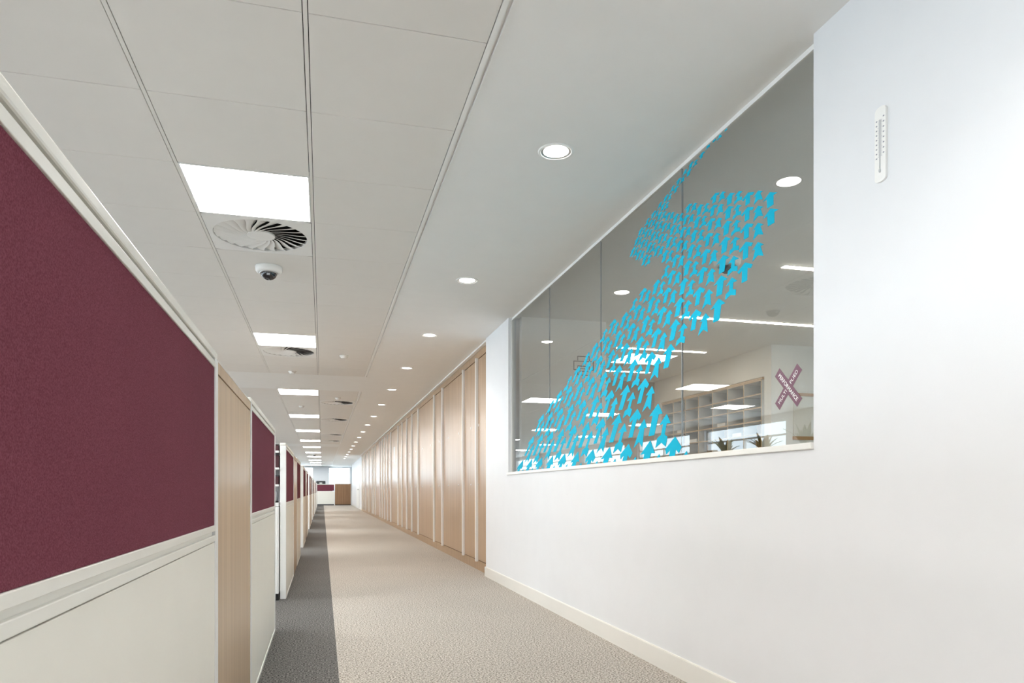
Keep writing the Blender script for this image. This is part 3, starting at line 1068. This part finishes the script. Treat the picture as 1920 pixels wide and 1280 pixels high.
for i in range(NCOL):
    for r in range(2, 6):
        if (i * 7 + r * 5) % 3 == 0 or r == 4:
            zz = Z0 + r * RH + 0.0085
            if k % 3 == 2:
                it = thing('paper_stack', 'white paper stack in the %s pigeonhole column from the right, %s row down' % (ORD[i], ORD[7 - r]), 'paper', (SX + 0.02, SY + (i + 0.5) * CW, zz), 0, 'papers in the pigeonholes')
                box('sheets', (0, 0.28, -0.1, 0.1, 0, 0.045), M['paper'], it)
                box('cover', (0.002, 0.27, -0.095, 0.09, 0.0452, 0.047), M['grey'], it)
            else:
                it = thing('envelope', 'brown envelope in the %s pigeonhole column from the right, %s row down' % (ORD[i], ORD[7 - r]), 'envelope', (SX + 0.03, SY + (i + 0.3 + 0.4 * random.random()) * CW, zz), 0, 'envelopes in the pigeonholes')
                link('pouch', prism_mesh('pouch', [(0, 0), (0.24, 0), (0.24, 0.09), (0.10, 0.125), (0.0, 0.10)], (0, -0.012, 0), (1, 0, 0), (0, 0, 1), (0, 1, 0), 0.006), M['manila'], it)
                link('flap', prism_mesh('flap', [(-0.002, 0.04), (0.05, 0.06), (0.10, 0.13), (0.0, 0.105)], (0, -0.0055, 0), (1, 0, 0), (0, 0, 1), (0, 1, 0), 0.003), M['card'], it)
            k += 1

# pin board on the cream wall
pb = thing('pin_board', 'cream pin board with brown rails on the wall behind the mauve sign', 'board', (5.42, 7.30, 1.58))
box('panel', (0, 1.8, -0.018, -0.001, 0.04, 0.52), M['board'], pb)
box('top_rail', (-0.01, 1.81, -0.024, -0.0005, 0.52, 0.555), M['card'], pb)
box('bottom_rail', (-0.01, 1.81, -0.024, -0.0005, 0.0, 0.04), M['card'], pb)

# tall cupboard with boxes against the taupe wall
tc_ = thing('tall_cupboard', 'pale tall cupboard against the taupe wall behind the arrows', 'cupboard', (2.86, 9.85, 0))
box('body', (0, 1.55, 0, 0.48, 0, 1.43), M['shelf_in'], tc_, 0.002)
box('door', (0.01, 0.77, -0.02, -0.001, 0.08, 1.41), M['shelf_in'], tc_, 0.002)
box('door', (0.78, 1.54, -0.02, -0.001, 0.08, 1.41), M['shelf_in'], tc_, 0.002)
bx = thing('cardboard_box', 'brown cardboard box on the tall cupboard behind the arrows', 'box', (3.78, 9.95, 1.43))
box('carton', (-0.16, 0.16, 0, 0.3, 0, 0.14), M['card'], bx, 0.002)
box('tape', (-0.02, 0.02, -0.001, 0.301, 0.1395, 0.1415), M['manila'], bx)
bx = thing('paper_box', 'white paper box on the tall cupboard beside the brown carton', 'box', (3.42, 9.95, 1.43))
box('carton', (-0.14, 0.14, 0, 0.3, 0, 0.18), M['paper'], bx, 0.002)
box('lid', (-0.143, 0.143, -0.003, 0.303, 0.18, 0.21), M['paper'], bx, 0.002)
ds = thing('wall_display', 'dark display panel on a bracket by the white corner behind the glass', 'display', (2.95, 9.75, 1.62))
box('screen', (-0.09, 0.10, -0.02, 0.02, 0.05, 0.42), M['darkgrey'], ds, 0.004)
box('bezel', (-0.10, 0.11, -0.005, 0.03, 0.04, 0.43), M['black'], ds, 0.004)
box('bracket', (-0.10, 0.15, -0.03, 0.599, -0.02, 0.0), M['black'], ds)

# ------------------------------------------------------------------ plants of the open office (mirrored in the glass)
def plant(lab, loc, n, h):
    t = thing('potted_plant', lab, 'plant', loc, 0, 'plants on the office cabinets')
    link('pot', lathe_mesh('pot', [(0.0001, 0), (0.09, 0), (0.12, 0.18), (0.112, 0.185), (0.10, 0.16), (0.0001, 0.16)], 28, cap=False), M['pot'], t)
    for i in range(n):
        a = 2 * math.pi * i / n + random.uniform(-.3, .3)
        L = h * random.uniform(.7, 1.1)
        lean = random.uniform(.25, .9)
        vs, fs = [], []
        K = 6
        for j in range(K + 1):
            s = j / K
            r = 0.03 + L * lean * s ** 1.5
            z = 0.16 + L * (s - 0.45 * lean * s * s)
            w = 0.035 * math.sin(math.pi * min(1, s * .92 + .06)) + 0.002
            c, sn = math.cos(a), math.sin(a)
            vs += [(r * c - w * sn, r * sn + w * c, z), (r * c, r * sn, z - 0.008), (r * c + w * sn, r * sn - w * c, z)]
        for j in range(K):
            p = j * 3
            fs += [(p, p + 1, p + 4, p + 3), (p + 1, p + 2, p + 5, p + 4)]
        me = bpy.data.meshes.new('leaf')
        me.from_pydata(vs, [], fs)
        me.update()
        for p in me.polygons:
            p.use_smooth = True
        link('leaf', me, M['leaf'], t)
ct = thing('planter_cabinet', 'white cabinet carrying plants in the open office behind the screens', 'cabinet', (-3.3, 8.3, 0))
box('body', (0, 0.45, 0, 3.2, 0, 1.38), M['post'], ct, 0.003)
box('top_board', (-0.01, 0.46, -0.01, 3.21, 1.381, 1.40), M['wood'], ct, 0.002)
plant('leafy plant in a white pot nearest on the office cabinet', (-3.07, 8.8, 1.40), 16, 0.42)
plant('leafy plant in a white pot in the middle of the office cabinet', (-3.07, 9.8, 1.40), 14, 0.36)
plant('leafy plant in a white pot farthest on the office cabinet', (-3.07, 10.9, 1.40), 16, 0.40)
